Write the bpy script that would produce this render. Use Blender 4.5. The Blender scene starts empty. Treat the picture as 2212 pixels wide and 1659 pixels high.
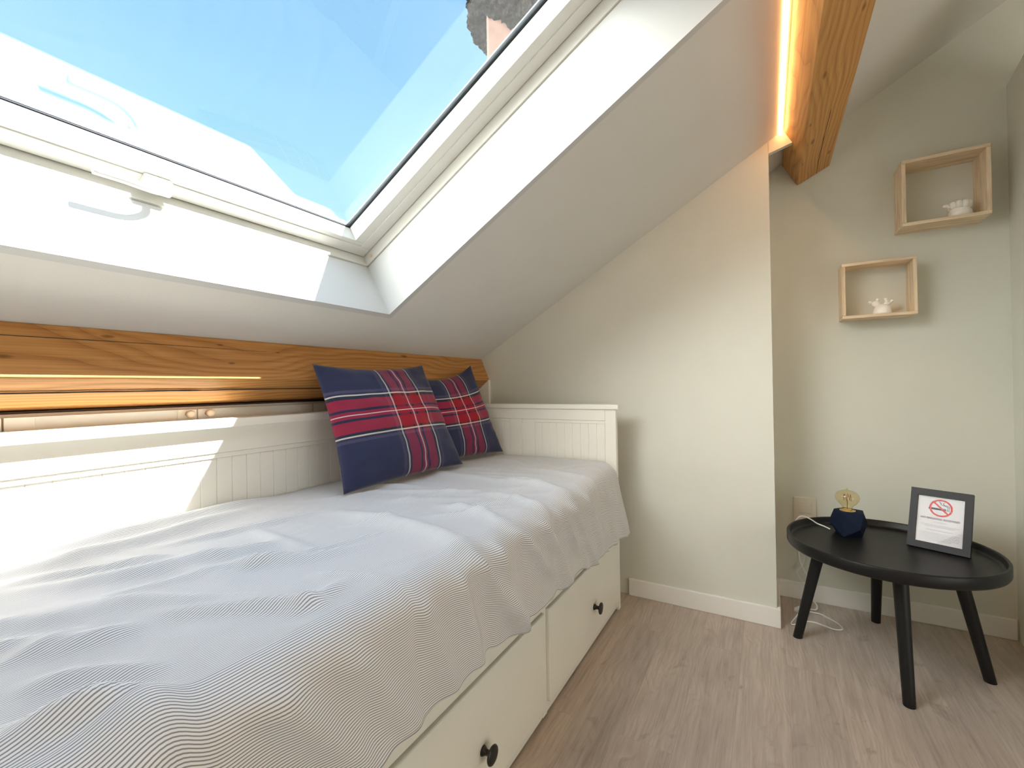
import bpy, bmesh, math, random
from mathutils import Vector, Matrix, noise
random.seed(7)
C = bpy.context.scene.collection
D = bpy.data

# ------------------------------------------------------------------ materials
def new_mat(name):
    m = D.materials.new(name); m.use_nodes = True
    nt = m.node_tree
    for n in list(nt.nodes): nt.nodes.remove(n)
    out = nt.nodes.new('ShaderNodeOutputMaterial')
    return m, nt, out
def principled(nt, out, col=(.8, .8, .8), rough=.5, spec=.5, metal=0):
    b = nt.nodes.new('ShaderNodeBsdfPrincipled')
    b.inputs['Base Color'].default_value = (*col, 1)
    b.inputs['Roughness'].default_value = rough
    b.inputs['Metallic'].default_value = metal
    b.inputs['Specular IOR Level'].default_value = spec
    nt.links.new(b.outputs[0], out.inputs[0])
    return b
def N(nt, t, **kw):
    n = nt.nodes.new(t)
    for k, v in kw.items(): setattr(n, k, v)
    return n
def L(nt, a, b): nt.links.new(a, b)
def coords(nt, scale=(1, 1, 1), rot=(0, 0, 0), kind='Object'):
    tc = N(nt, 'ShaderNodeTexCoord'); mp = N(nt, 'ShaderNodeMapping')
    mp.inputs['Scale'].default_value = scale; mp.inputs['Rotation'].default_value = rot
    L(nt, tc.outputs[kind], mp.inputs[0]); return mp.outputs[0]
def noise_tex(nt, vec, scale, detail=3, rough=.5, dist=0):
    n = N(nt, 'ShaderNodeTexNoise')
    n.inputs['Scale'].default_value = scale; n.inputs['Detail'].default_value = detail
    n.inputs['Roughness'].default_value = rough; n.inputs['Distortion'].default_value = dist
    L(nt, vec, n.inputs['Vector']); return n.outputs['Fac']
def ramp(nt, fac, stops, interp='LINEAR'):
    r = N(nt, 'ShaderNodeValToRGB'); cr = r.color_ramp; cr.interpolation = interp
    while len(cr.elements) < len(stops): cr.elements.new(.5)
    for e, (p, c) in zip(cr.elements, stops):
        e.position = p; e.color = (*c, 1)
    L(nt, fac, r.inputs[0]); return r.outputs[0]
def mix(nt, fac, a, b, blend='MIX'):
    m = N(nt, 'ShaderNodeMix', data_type='RGBA', blend_type=blend)
    if isinstance(fac, (int, float)): m.inputs[0].default_value = fac
    else: L(nt, fac, m.inputs[0])
    for s, v in ((m.inputs[6], a), (m.inputs[7], b)):
        if isinstance(v, tuple): s.default_value = (*v, 1)
        else: L(nt, v, s)
    return m.outputs[2]
def math_node(nt, op, a, b=None):
    m = N(nt, 'ShaderNodeMath', operation=op)
    for i, v in enumerate((a, b)):
        if v is None: continue
        if isinstance(v, (int, float)): m.inputs[i].default_value = v
        else: L(nt, v, m.inputs[i])
    return m.outputs[0]
def bump(nt, b, h, strength, dist):
    n = N(nt, 'ShaderNodeBump'); n.inputs['Strength'].default_value = strength
    n.inputs['Distance'].default_value = dist
    L(nt, h, n.inputs['Height']); L(nt, n.outputs[0], b.inputs['Normal'])
def plain(name, col, rough=.5, spec=.5, metal=0, var=0.0, bscale=0, bstr=0):
    m, nt, out = new_mat(name); b = principled(nt, out, col, rough, spec, metal)
    if var:
        f = noise_tex(nt, coords(nt), 6, 4)
        c = ramp(nt, f, [(.3, tuple(x*(1-var) for x in col)), (.7, tuple(min(1, x*(1+var)) for x in col))])
        L(nt, c, b.inputs['Base Color'])
    if bstr:
        bump(nt, b, noise_tex(nt, coords(nt), bscale, 3), bstr, .001)
    return m

M = {}
M['wall'] = plain('greige_wall_paint', (.70, .705, .635), .85, .2, var=.015, bscale=220, bstr=.25)
M['ceiling'] = plain('white_ceiling_paint', (.70, .69, .65), .9, .15, var=.01, bscale=180, bstr=.2)
M['white'] = plain('white_lacquer', (.84, .82, .745), .35, .4, var=.01)
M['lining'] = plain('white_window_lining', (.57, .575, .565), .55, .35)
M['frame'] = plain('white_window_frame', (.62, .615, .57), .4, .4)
M['trim'] = plain('white_skirting', (.88, .865, .83), .4, .4)
M['black'] = plain('matt_black_table', (.008, .008, .0085), .42, .35)
M['knob'] = plain('black_knob_metal', (.012, .011, .011), .35, .5)
M['knob_wood'] = plain('beige_wood_knob', (.62, .50, .38), .5, .3)
M['plate'] = plain('cream_switch_plastic', (.74, .68, .58), .4, .4)
M['cord'] = plain('white_cord', (.82, .84, .82), .45, .4)
M['ceramic'] = plain('white_ceramic', (.93, .90, .85), .35, .5, bscale=120, bstr=.35)
M['navy'] = plain('navy_concrete', (.006, .012, .032), .8, .2, bscale=90, bstr=.2)
M['brass'] = plain('brass_socket', (.75, .55, .25), .35, .5, metal=.6)
M['filament'] = plain('filament_wire', (.35, .16, .06), .5, .3)
M['spacer'] = plain('blue_grey_spacer', (.17, .22, .29), .35, .5, metal=.3)
M['gasket'] = plain('black_gasket', (.015, .015, .02), .6, .3)
M['photo_frame'] = plain('charcoal_frame', (.017, .016, .021), .45, .3)
M['paper'] = plain('white_paper', (.82, .81, .83), .7, .2)
M['red'] = plain('red_ink', (.70, .06, .06), .6, .2)
M['ink'] = plain('black_ink', (.03, .03, .045), .6, .2)
M['greyink'] = plain('pale_grey_ink', (.50, .50, .58), .6, .2)
M['redink'] = plain('faded_purple_ink', (.10, .05, .10), .6, .2)
M['dark'] = plain('crack_and_gap_shade', (.10, .07, .05), .9, .1)  # dark of the drying cracks, and shade painted into gaps
M['mattress'] = plain('white_mattress', (.8, .8, .78), .9, .1)
M['roof'] = plain('grey_roof_tiles', (.22, .19, .17), .9, .1, var=.2)
M['plaster'] = plain('pink_plaster', (.30, .185, .15), .9, .1, var=.2, bscale=14, bstr=.8)

def glass_thin(name, tint, f0, edge):
    m, nt, out = new_mat(name)
    tr = N(nt, 'ShaderNodeBsdfTransparent'); tr.inputs[0].default_value = (*tint, 1)
    gl = N(nt, 'ShaderNodeBsdfGlossy'); gl.inputs['Roughness'].default_value = 0.0
    lw = N(nt, 'ShaderNodeLayerWeight'); lw.inputs[0].default_value = .5
    p = math_node(nt, 'POWER', lw.outputs['Facing'], 5.0)
    f = math_node(nt, 'ADD', math_node(nt, 'MULTIPLY', p, edge), f0)
    mx = N(nt, 'ShaderNodeMixShader'); L(nt, f, mx.inputs[0])
    L(nt, tr.outputs[0], mx.inputs[1]); L(nt, gl.outputs[0], mx.inputs[2])
    L(nt, mx.outputs[0], out.inputs[0]); return m
M['glass'] = glass_thin('window_glass', (.985, .995, .99), .08, .84)
M['amber'] = glass_thin('amber_bulb_glass', (.975, .915, .74), .05, .8)
M['pglass'] = glass_thin('picture_glass', (.98, .98, .985), .006, .6)

# LED strip
m, nt, out = new_mat('warm_led'); e = N(nt, 'ShaderNodeEmission')
e.inputs[0].default_value = (1, .52, .20, 1); e.inputs[1].default_value = 22
L(nt, e.outputs[0], out.inputs[0]); M['led'] = m

def timber(name, light, mid, dark, seed, knots=()):
    """pine whose grain runs along local Y"""
    m, nt, out = new_mat(name); b = principled(nt, out, mid, .5, .3)
    tc = N(nt, 'ShaderNodeTexCoord'); mp = N(nt, 'ShaderNodeMapping')
    mp.inputs['Location'].default_value = (seed, seed*2.3, seed*.7)
    L(nt, tc.outputs['Object'], mp.inputs[0]); base = mp.outputs[0]
    def sc(s):
        q = N(nt, 'ShaderNodeMapping'); q.inputs['Scale'].default_value = s
        L(nt, base, q.inputs[0]); return q.outputs[0]
    warp = noise_tex(nt, sc((5, 1.1, 5)), 1.0, 2, .5)
    warp2 = noise_tex(nt, sc((14, 3, 14)), 1.0, 2, .5)
    sep = N(nt, 'ShaderNodeSeparateXYZ'); L(nt, base, sep.inputs[0])
    x = math_node(nt, 'ADD', sep.outputs[0], math_node(nt, 'MULTIPLY', sep.outputs[2], 1.6))
    x = math_node(nt, 'ADD', x, math_node(nt, 'MULTIPLY', warp, .34))
    x = math_node(nt, 'ADD', x, math_node(nt, 'MULTIPLY', warp2, .04))
    ring = math_node(nt, 'FRACT', math_node(nt, 'MULTIPLY', x, 38.0))
    c = ramp(nt, ring, [(0, mid), (.40, light), (.70, mid), (.90, tuple(.5*(a+d) for a, d in zip(mid, dark))), (.96, dark), (1, mid)])
    fine = noise_tex(nt, sc((160, 2.2, 160)), 1.0, 3, .6)
    c = mix(nt, .45, c, ramp(nt, fine, [(.3, dark), (.5, mid), (.72, light)]), 'MIX')
    tone = noise_tex(nt, sc((4, .8, 4)), 1.0, 2)
    c = mix(nt, math_node(nt, 'MULTIPLY', tone, .5), c, mid)
    for kx, ky, kz, kr in knots:
        sb_ = N(nt, 'ShaderNodeVectorMath', operation='SUBTRACT'); L(nt, tc.outputs['Object'], sb_.inputs[0]); sb_.inputs[1].default_value = (kx, ky, kz)
        ml_ = N(nt, 'ShaderNodeVectorMath', operation='MULTIPLY'); L(nt, sb_.outputs[0], ml_.inputs[0]); ml_.inputs[1].default_value = (1.15/kr, .38/kr, 1.15/kr)
        ln_ = N(nt, 'ShaderNodeVectorMath', operation='LENGTH'); L(nt, ml_.outputs[0], ln_.inputs[0])
        ds_ = math_node(nt, 'ADD', ln_.outputs['Value'], math_node(nt, 'MULTIPLY', warp2, .9))
        c = mix(nt, ramp(nt, ds_, [(.35, (.8, .8, .8)), (.75, (.5, .5, .5)), (1.9, (0, 0, 0))]), c, tuple(d*.4 for d in dark))
    L(nt, c, b.inputs['Base Color'])
    bump(nt, b, fine, .25, .001)
    return m
M['pine'] = timber('honey_pine', (.60, .315, .105), (.44, .205, .06), (.20, .075, .018), 3.1, [(-.746, -1.51, 1.037, .010), (-.723, -1.673, .983, .013), (-.724, -1.258, .985, .007), (-.745, -1.276, 1.035, .007), (-.747, -.576, 1.04, .012), (-.744, -.234, 1.033, .008), (-.740, -1.117, 1.023, .006)])
M['pine2'] = timber('aged_pine', (.68, .38, .135), (.50, .25, .075), (.24, .10, .03), 8.4, [(.684, -.438, 1.748, .017), (.684, -.047, 1.748, .017), (.750, .144, 1.781, .013), (.742, -.616, 1.777, .013), (.662, .10, 1.740, .012), (.668, -.19, 1.740, .009)])
def limed(name, scale):
    m, nt, out = new_mat(name); b = principled(nt, out, (.75, .6, .42), .6, .25)
    f = noise_tex(nt, coords(nt, scale), 1, 4, .6, .3)
    L(nt, ramp(nt, f, [(.3, (.60, .46, .31)), (.5, (.78, .63, .45)), (.7, (.88, .75, .56))]), b.inputs['Base Color'])
    bump(nt, b, f, .15, .001); return m
M['shelf_h'] = limed('pale_limed_wood', (7, 60, 90)); M['shelf_v'] = limed('pale_limed_wood_upright', (90, 60, 7))

# floor: grey-brown oak planks along Y
m, nt, out = new_mat('grey_oak_laminate'); b = principled(nt, out, (.4, .33, .27), .42, .35)
tc = N(nt, 'ShaderNodeTexCoord'); sep = N(nt, 'ShaderNodeSeparateXYZ'); L(nt, tc.outputs['Object'], sep.inputs[0])
cb = N(nt, 'ShaderNodeCombineXYZ')
L(nt, math_node(nt, 'ADD', sep.outputs[1], 10.13), cb.inputs[0]); L(nt, math_node(nt, 'ADD', sep.outputs[0], 5.06), cb.inputs[1])
br = N(nt, 'ShaderNodeTexBrick'); L(nt, cb.outputs[0], br.inputs['Vector'])
br.inputs['Color1'].default_value = (0, 0, 0, 1); br.inputs['Color2'].default_value = (1, 1, 1, 1); br.inputs['Mortar'].default_value = (.5, .5, .5, 1)
br.inputs['Scale'].default_value = 1; br.inputs['Brick Width'].default_value = .85; br.inputs['Row Height'].default_value = .128
br.inputs['Mortar Size'].default_value = .0007; br.inputs['Mortar Smooth'].default_value = .3; br.offset = .37
tone = br.outputs['Color']
va = N(nt, 'ShaderNodeVectorMath', operation='ADD'); L(nt, tc.outputs['Object'], va.inputs[0])
cb2 = N(nt, 'ShaderNodeCombineXYZ'); L(nt, math_node(nt, 'MULTIPLY', tone, 9.7), cb2.inputs[0]); L(nt, math_node(nt, 'MULTIPLY', tone, 4.1), cb2.inputs[1])
L(nt, cb2.outputs[0], va.inputs[1])
def fsc(s):
    q = N(nt, 'ShaderNodeMapping'); q.inputs['Scale'].default_value = s; L(nt, va.outputs[0], q.inputs[0]); return q.outputs[0]
g1 = noise_tex(nt, fsc((42, 3.2, 1)), 1, 5, .62, .6)
g2 = noise_tex(nt, fsc((170, 7, 1)), 1, 4, .6, .4)
g3 = noise_tex(nt, fsc((7, 3.4, 1)), 1, 3, .5, .8)
c = ramp(nt, g1, [(.28, (.31, .255, .215)), (.48, (.49, .42, .365)), (.72, (.66, .585, .52))])
c = mix(nt, .40, c, ramp(nt, g2, [(.3, (.29, .24, .205)), (.5, (.50, .43, .375)), (.72, (.70, .625, .56))]))
c = mix(nt, .30, c, ramp(nt, g3, [(.3, (.29, .235, .20)), (.55, (.54, .465, .405)), (.75, (.65, .575, .51))]))
c = mix(nt, .8, c, ramp(nt, tone, [(0, (.84, .84, .86)), (.5, (1.0, .985, .97)), (1, (1.08, 1.05, 1.02))]), 'MULTIPLY')
sx_ = N(nt, 'ShaderNodeSeparateXYZ'); L(nt, va.outputs[0], sx_.inputs[0])
wv = noise_tex(nt, fsc((9, 2.6, 1)), 1, 2, .5, .4)
rg = math_node(nt, 'FRACT', math_node(nt, 'MULTIPLY', math_node(nt, 'ADD', sx_.outputs[0], math_node(nt, 'MULTIPLY', wv, .16)), 62))
rc = ramp(nt, rg, [(0, (.86, .84, .82)), (.35, (1.0, 1.0, 1.0)), (.7, (1.0, 1.0, 1.0)), (.93, (.74, .70, .67)), (1, (.86, .84, .82))])
c = mix(nt, ramp(nt, g3, [(.45, (.05, .05, .05)), (.65, (.62, .62, .62))]), c, mix(nt, 1.0, c, rc, 'MULTIPLY'))
blot = noise_tex(nt, fsc((16, 9, 1)), 1, 3, .6, 1.2)
c = mix(nt, ramp(nt, blot, [(.62, (0, 0, 0)), (.74, (.5, .5, .5))]), c, (.25, .20, .17))
c = mix(nt, math_node(nt, 'MULTIPLY', br.outputs['Fac'], .18), c, (.14, .11, .09))
L(nt, c, b.inputs['Base Color'])
bump(nt, b, g2, .12, .0006)
M['floor'] = m

# striped sheet: thin stripes along the length (UV x = distance across, metres)
m, nt, out = new_mat('striped_cotton'); b = principled(nt, out, (.8, .8, .8), .8, .2)
uv = N(nt, 'ShaderNodeUVMap'); uv.uv_map = 'UVMap'; sp = N(nt, 'ShaderNodeSeparateXYZ'); L(nt, uv.outputs[0], sp.inputs[0])
t = math_node(nt, 'FRACT', math_node(nt, 'MULTIPLY', sp.outputs[0], 1/.0037))
c = ramp(nt, t, [(0, (.80, .81, .82)), (.52, (.80, .81, .82)), (.62, (.27, .265, .28)), (.90, (.27, .265, .28)), (1, (.80, .81, .82))])
hem = ramp(nt, sp.outputs[1], [(.0, (1, 1, 1)), (.994, (1, 1, 1)), (.996, (.72, .72, .72)), (.998, (1, 1, 1))])
c = mix(nt, 1.0, c, hem, 'MULTIPLY')
L(nt, c, b.inputs['Base Color'])
b.inputs['Sheen Weight'].default_value = .15
vecs = coords(nt, (60, 60, 60)); bump(nt, b, noise_tex(nt, vecs, 1, 4, .6), .12, .003)
M['sheet'] = m

# tartan
def tartan():
    m, nt, out = new_mat('navy_red_tartan'); b = principled(nt, out, (.1, .1, .2), .85, .15)
    uv = N(nt, 'ShaderNodeUVMap'); uv.uv_map = 'UVMap'; sp = N(nt, 'ShaderNodeSeparateXYZ'); L(nt, uv.outputs[0], sp.inputs[0])
    navy = (.032, .038, .090); lav = (.080, .074, .140); green = (.016, .024, .022); red = (.36, .010, .028)
    dnav = (.020, .018, .050); white = (.74, .70, .62); cwhite = (.85, .62, .66)
    def stops(a, w, wid):
        q = [(0, navy), (a-.040*wid, lav), (a-.015*wid, navy), (a, white), (a+.011, green), (a+.09*w, red), (a+.36*w, dnav), (a+.42*w, red),
             (a+.485*w, cwhite), (a+.485*w+.010, red), (a+.58*w, dnav), (a+.64*w, red), (a+.89*w, green), (a+w-.011, white), (a+w, navy), (a+w+.015*wid, lav), (a+w+.04*wid, navy)]
        return q
    # v measured from the bottom edge
    cv = ramp(nt, sp.outputs[1], stops(.385, .335, 1.0), 'CONSTANT')
    cu = ramp(nt, sp.outputs[0], stops(.445, .295, 1.0), 'CONSTANT')
    c = mix(nt, .30, cv, cu)
    # white warp lines stay visible over the weft
    c = mix(nt, .38, c, mix(nt, 1.0, cv, cu, 'LIGHTEN'))
    tw = N(nt, 'ShaderNodeTexWave'); tw.inputs['Scale'].default_value = 90; L(nt, uv.outputs[0], tw.inputs['Vector'])
    c = mix(nt, .12, c, mix(nt, 1.0, c, tw.outputs['Color'], 'MULTIPLY'))
    L(nt, c, b.inputs['Base Color']); b.inputs['Sheen Weight'].default_value = .2
    bump(nt, b, noise_tex(nt, coords(nt, (45, 45, 45)), 1, 3), .2, .004)
    return m
M['tartan'] = tartan()

# mossy ragged chimney top
m, nt, out = new_mat('rough_dark_moss'); b = principled(nt, out, (.2, .2, .2), .95, .1)
f = noise_tex(nt, coords(nt), 26, 6, .7)
L(nt, ramp(nt, f, [(.3, (.015, .012, .014)), (.5, (.045, .036, .037)), (.7, (.11, .09, .08))]), b.inputs['Base Color'])
bump(nt, b, f, 1.0, .05); M['moss'] = m

# ------------------------------------------------------------------ mesh helpers
class MB:
    def __init__(s): s.bm = bmesh.new()
    def box(s, x0, x1, y0, y1, z0, z1):
        vs = [s.bm.verts.new((x, y, z)) for z in (z0, z1) for y in (y0, y1) for x in (x0, x1)]
        for f in ((0, 2, 3, 1), (4, 5, 7, 6), (0, 1, 5, 4), (2, 6, 7, 3), (0, 4, 6, 2), (1, 3, 7, 5)):
            s.bm.faces.new([vs[i] for i in f])
        return s
    def hexa(s, P):
        """8 points ordered like box corners"""
        vs = [s.bm.verts.new(p) for p in P]
        for f in ((0, 2, 3, 1), (4, 5, 7, 6), (0, 1, 5, 4), (2, 6, 7, 3), (0, 4, 6, 2), (1, 3, 7, 5)):
            s.bm.faces.new([vs[i] for i in f])
        return s
    def prism(s, A, B):
        """two equal point loops joined"""
        a = [s.bm.verts.new(p) for p in A]; b = [s.bm.verts.new(p) for p in B]; n = len(a)
        s.bm.faces.new(a[::-1]); s.bm.faces.new(b)
        for i in range(n): s.bm.faces.new((a[i], a[(i+1) % n], b[(i+1) % n], b[i]))
        return s
    def lathe(s, prof, seg=32, M4=None, cap=True):
        rings = []
        for r, z in prof:
            rings.append([s.bm.verts.new((M4 or Matrix()) @ Vector((r*math.cos(2*math.pi*k/seg), r*math.sin(2*math.pi*k/seg), z))) for k in range(seg)])
        for a, b in zip(rings, rings[1:]):
            for k in range(seg): s.bm.faces.new((a[k], a[(k+1) % seg], b[(k+1) % seg], b[k]))
        if cap:
            s.bm.faces.new(rings[0][::-1]); s.bm.faces.new(rings[-1])
        return s
    def tube(s, pts, r, seg=10, closed=False):
        pts = [Vector(p) for p in pts]; rings = []; n = len(pts); up = None
        for i, p in enumerate(pts):
            t = (pts[min(i+1, n-1)] - pts[max(i-1, 0)]).normalized()
            if up is None:
                up = Vector((0, 0, 1)) if abs(t.z) < .9 else Vector((1, 0, 0))
            sd = t.cross(up).normalized(); up = sd.cross(t).normalized()
            rr = r[i] if isinstance(r, (list, tuple)) else r
            rings.append([s.bm.verts.new(p + sd*rr*math.cos(2*math.pi*k/seg) + up*rr*math.sin(2*math.pi*k/seg)) for k in range(seg)])
        for a, b in zip(rings, rings[1:]):
            for k in range(seg): s.bm.faces.new((a[k], a[(k+1) % seg], b[(k+1) % seg], b[k]))
        s.bm.faces.new(rings[0][::-1]); s.bm.faces.new(rings[-1]); return s
    def ball(s, c, r, sc=(1, 1, 1), seg=16):
        bmesh.ops.create_uvsphere(s.bm, u_segments=seg, v_segments=max(8, seg//2), radius=r,
                                  matrix=Matrix.Translation(c) @ Matrix.Diagonal((*sc, 1)))
        return s
    def build(s, name, mat, parent=None, smooth=False, bevel=0, loc=None, segs=2):
        bmesh.ops.recalc_face_normals(s.bm, faces=s.bm.faces)
        me = D.meshes.new(name); s.bm.to_mesh(me); s.bm.free()
        me.materials.append(M[mat])
        if smooth:
            for p in me.polygons: p.use_smooth = True
        o = D.objects.new(name, me); C.objects.link(o)
        if bevel:
            md = o.modifiers.new('bevel', 'BEVEL'); md.width = bevel; md.segments = segs; md.limit_method = 'ANGLE'; md.angle_limit = .6
        if parent is not None:
            o.parent = parent
            o.matrix_parent_inverse = parent_world(parent).inverted()
        return o
def parent_world(p):
    w = p.matrix_basis.copy(); q = p
    while q.parent:
        w = q.parent.matrix_basis @ q.matrix_parent_inverse @ w if False else w; q = q.parent
    return w if not p.parent else Matrix()
def tag(o, label=None, cat=None, group=None, kind=None):
    if label: o['label'] = label
    if cat: o['category'] = cat
    if group: o['group'] = group
    if kind: o['kind'] = kind
    return o
def thing(name, label, cat, loc=(0, 0, 0), group=None):
    o = D.objects.new(name, None); C.objects.link(o); o.empty_display_size = .05
    o.location = loc; return tag(o, label, cat, group)
def struct(name): 
    o = D.objects.new(name, None); C.objects.link(o); o['kind'] = 'structure'; return o

def catmull(P, n=8):
    P = [Vector(p) for p in P]; out = []
    Q = [P[0]*2-P[1]] + P + [P[-1]*2-P[-2]]
    for i in range(1, len(Q)-2):
        a, b, c, d = Q[i-1:i+3]
        for k in range(n):
            t = k/n
            out.append(.5*((2*b) + (c-a)*t + (2*a-5*b+4*c-d)*t*t + (3*b-a-3*c+d)*t**3))
    out.append(P[-1]); return out

# ------------------------------------------------------------------ room geometry
SL = .58; AL = math.atan(SL); CA, SA = math.cos(AL), math.sin(AL)
O = Vector((0, 0, 1.492)); UP = Vector((CA, 0, SA)); NRM = Vector((SA, 0, -CA)); S0 = 1.492*SA
def RP(s, y, off): return O + UP*(s-S0) - NRM*off + Vector((0, y, 0))
def rbox(mb, s0, s1, y0, y1, o0, o1):
    return mb.hexa([RP(s, y, o) for o in (o0, o1) for y in (y0, y1) for s in (s0, s1)])
def zc(x): return 1.492 + SL*x
DN = .297
XR = 1.9; ZR = zc(XR); XE = 3.0; YF = -3.7; XL = -1.06

MB().box(XL-.1, XE+.1, YF-.1, DN+.1, -.12, 0).build('floor', 'floor')['kind'] = 'structure'

# sloping ceiling with the roof-window opening, plus the flat part at the ridge
SMIN = S0 + (XL-.1)/CA; SMAX = S0 + XR/CA
OB, OT, OR, OLF = .090, 1.372, -.828, -2.02      # opening: bottom, top (slope), right, left (Y)
mb = MB()
rbox(mb, SMIN, OB-.01, YF-.1, DN+.1, 0, .03); rbox(mb, OT+.01, SMAX, YF-.1, DN+.1, 0, .03)
rbox(mb, OB-.01, OT+.01, OR+.01, DN+.1, 0, .03); rbox(mb, OB-.01, OT+.01, YF-.1, OLF-.01, 0, .03)
mb.box(XR-.005, XE+.1, YF-.1, DN+.1, ZR, ZR+.05)
mb.build('ceiling', 'ceiling')['kind'] = 'structure'
# roof covering outside
WB, WT, WR, WL = .10, 1.158, -.840, -2.01
mb = MB()
rbox(mb, -1.2, WB, -4.2, 3.2, .25, .36); rbox(mb, WT, SMAX+.05, -4.2, 3.2, .25, .36)
rbox(mb, WB, WT, WR, 3.2, .25, .36); rbox(mb, WB, WT, -4.2, WL, .25, .36)
mb.box(XR-.3, XE+.3, -4.2, 3.2, ZR+.22, ZR+.34)
mb.build('roof', 'roof')['kind'] = 'structure'

# walls
def xz(pts, y): return [(x, y, z) for x, z in pts]
XC = .551
mb = MB()
w = [(XL-.1, 0), (XC, 0), (XC, zc(XC)+.02), (XL-.1, zc(XL-.1)+.02)]
mb.prism(xz(w, 0), xz(w, DN))
w = [(XC-.001, 1.766), (.640, 1.790), (.640, zc(.640)+.02), (XC-.001, zc(XC)+.02)]
mb.prism(xz(w, 0), xz(w, .02))
mb.build('wall_back', 'wall')['kind'] = 'structure'
w = [(XC-.1, -.05), (XE, -.05), (XE, ZR+.03), (XR, ZR+.03), (XC-.1, zc(XC-.1)+.02)]
MB().prism(xz(w, DN), xz(w, DN+.1)).build('wall_niche', 'wall')['kind'] = 'structure'
w = [(XL-.1, 0), (XE, 0), (XE, ZR+.03), (XR, ZR+.03), (XL-.1, zc(XL-.1)+.02)]
MB().prism(xz(w, YF-.1), xz(w, YF)).build('wall_front', 'wall')['kind'] = 'structure'
MB().box(XL-.1, XL, YF-.1, 0, 0, zc(XL)+.02).build('wall_left', 'wall')['kind'] = 'structure'
W0, W1, H0, H1 = -2.9, -1.3, .3, 1.5
mb = MB(); mb.box(XE, XE+.1, YF-.1, W0, 0, ZR+.04); mb.box(XE, XE+.1, W1, DN+.1, 0, ZR+.04); mb.box(XE, XE+.1, W0, W1, 0, H0); mb.box(XE, XE+.1, W0, W1, H1, ZR+.04)
mb.build('wall_outer', 'wall')['kind'] = 'structure'
fill_win = struct('added_fill_window')  # added window, out of view, made to carry the fill light
mb = MB(); WM = (W0+W1)/2
for y0, y1, z0, z1 in ((W0, W1, H0, H0+.06), (W0, W1, H1-.06, H1), (W0, W0+.06, H0+.06, H1-.06), (W1-.06, W1, H0+.06, H1-.06), (WM-.03, WM+.03, H0+.06, H1-.06)): mb.box(XE+.02, XE+.08, y0, y1, z0, z1)
mb.build('frame', 'frame', fill_win)
al = D.lights.new('added_fill_light', 'AREA'); al.shape = 'RECTANGLE'; al.size = H1-H0; al.size_y = W1-W0; al.energy = 17; al.color = (1, .93, .82)  # added fill lamp outside the view, brightens the room
ao = D.objects.new('added_fill_light', al); C.objects.link(ao); ao.location = (XE+.15, WM, (H0+H1)/2); ao.rotation_euler = (0, math.pi/2, 0)
mb = MB(); mb.hexa([(1.275, DN, 0), (1.375, DN, 0), (1.243, -.25, 0), (1.343, -.25, 0), (1.275, DN, 1.935), (1.375, DN, 1.935), (1.243, -.25, 2.015), (1.343, -.25, 2.015)][0:8])
mb.build('wall_right', 'wall')['kind'] = 'structure'
# skirting
def skirt(name, pieces):
    mb = MB()
    for p in pieces: mb.box(*p)
    o = mb.build(name, 'trim', bevel=.003); o['kind'] = 'structure'
skirt('baseboard_back', [(0.0, XC+.012, -.012, 0, 0, .072), (XC, XC+.012, 0, DN, 0, .072)])
skirt('baseboard_niche', [(XC+.012, 1.27, DN-.012, DN, 0, .072)])
# white filler below the low beam against the end wall
o = MB().box(-1.0, -.704, -.016, .002, 0, .945).build('trim_1', 'white'); o['kind'] = 'structure'

# ------------------------------------------------------------------ roof window
win = struct('window_1')
mb = MB()                                               # lining boards round the opening
SLT, OTI = WT+.005, .242
rbox(mb, OB-.02, OB, OLF-.021, OR+.021, -.001, .2)
for ya, yb in ((OR, OR+.02), (OLF-.02, OLF)):
    mb.prism([RP(OB, ya, -.001), RP(OT+.02, ya, -.001), RP(OT+.02, ya, .02), RP(SLT+.06, ya, .2), RP(OB, ya, .2)], [RP(OB, yb, -.001), RP(OT+.02, yb, -.001), RP(OT+.02, yb, .02), RP(SLT+.06, yb, .2), RP(OB, yb, .2)])
mb.prism([RP(OT, OLF, -.001), RP(OT+.04, OLF, -.001), RP(SLT+.04, OLF, .25), RP(SLT, OLF, .25)],
         [RP(OT, OR, -.001), RP(OT+.04, OR, -.001), RP(SLT+.04, OR, .25), RP(SLT, OR, .25)])
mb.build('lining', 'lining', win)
mb = MB()                                               # fixed frame, a strip behind a narrow groove
rbox(mb, OB-.03, OB+.004, OLF-.03, OR+.03, .205, .25)
rbox(mb, OB-.03, SLT, OR-.003, OR+.03, .205, .25); rbox(mb, OB-.03, SLT, OLF-.03, OLF+.003, .205, .25)
rbox(mb, SLT-.02, SLT+.02, OLF-.03, OR+.03, .235, .25)
# dark-free backing that closes the groove
rbox(mb, OB-.05, OB-.004, OLF-.05, OR+.05, .195, .215); rbox(mb, OB-.05, SLT+.3, OR+.004, OR+.05, .195, .25); rbox(mb, OB-.05, SLT+.3, OLF-.05, OLF-.004, .195, .25)
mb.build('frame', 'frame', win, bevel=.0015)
mb = MB().lathe([(.0065, 0), (.0065, .002)], 20, Matrix.Translation(RP(.125, OR-.0025, .224)) @ Matrix.Rotation(math.pi/2, 4, 'X'))
tag(mb.build('screw_cap', 'knob_wood', win), 'small brown screw cap in the frame corner')
GB, GT, GR, GL = .150, 1.103, -.906, OLF+.078           # visible glass edge
sash = MB()
sb, sr, sl_, st = OB+.007, OR-.006, OLF+.006, SLT-.006
def ring(mb, b0, b1, r0, r1, l0, l1, t0, t1, o0, o1):
    rbox(mb, b0, b1, l0, r0, o0, o1); rbox(mb, t1, t0, l0, r0, o0, o1)
    rbox(mb, b1, t1, r1, r0, o0, o1); rbox(mb, b1, t1, l0, l1, o0, o1)
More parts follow.
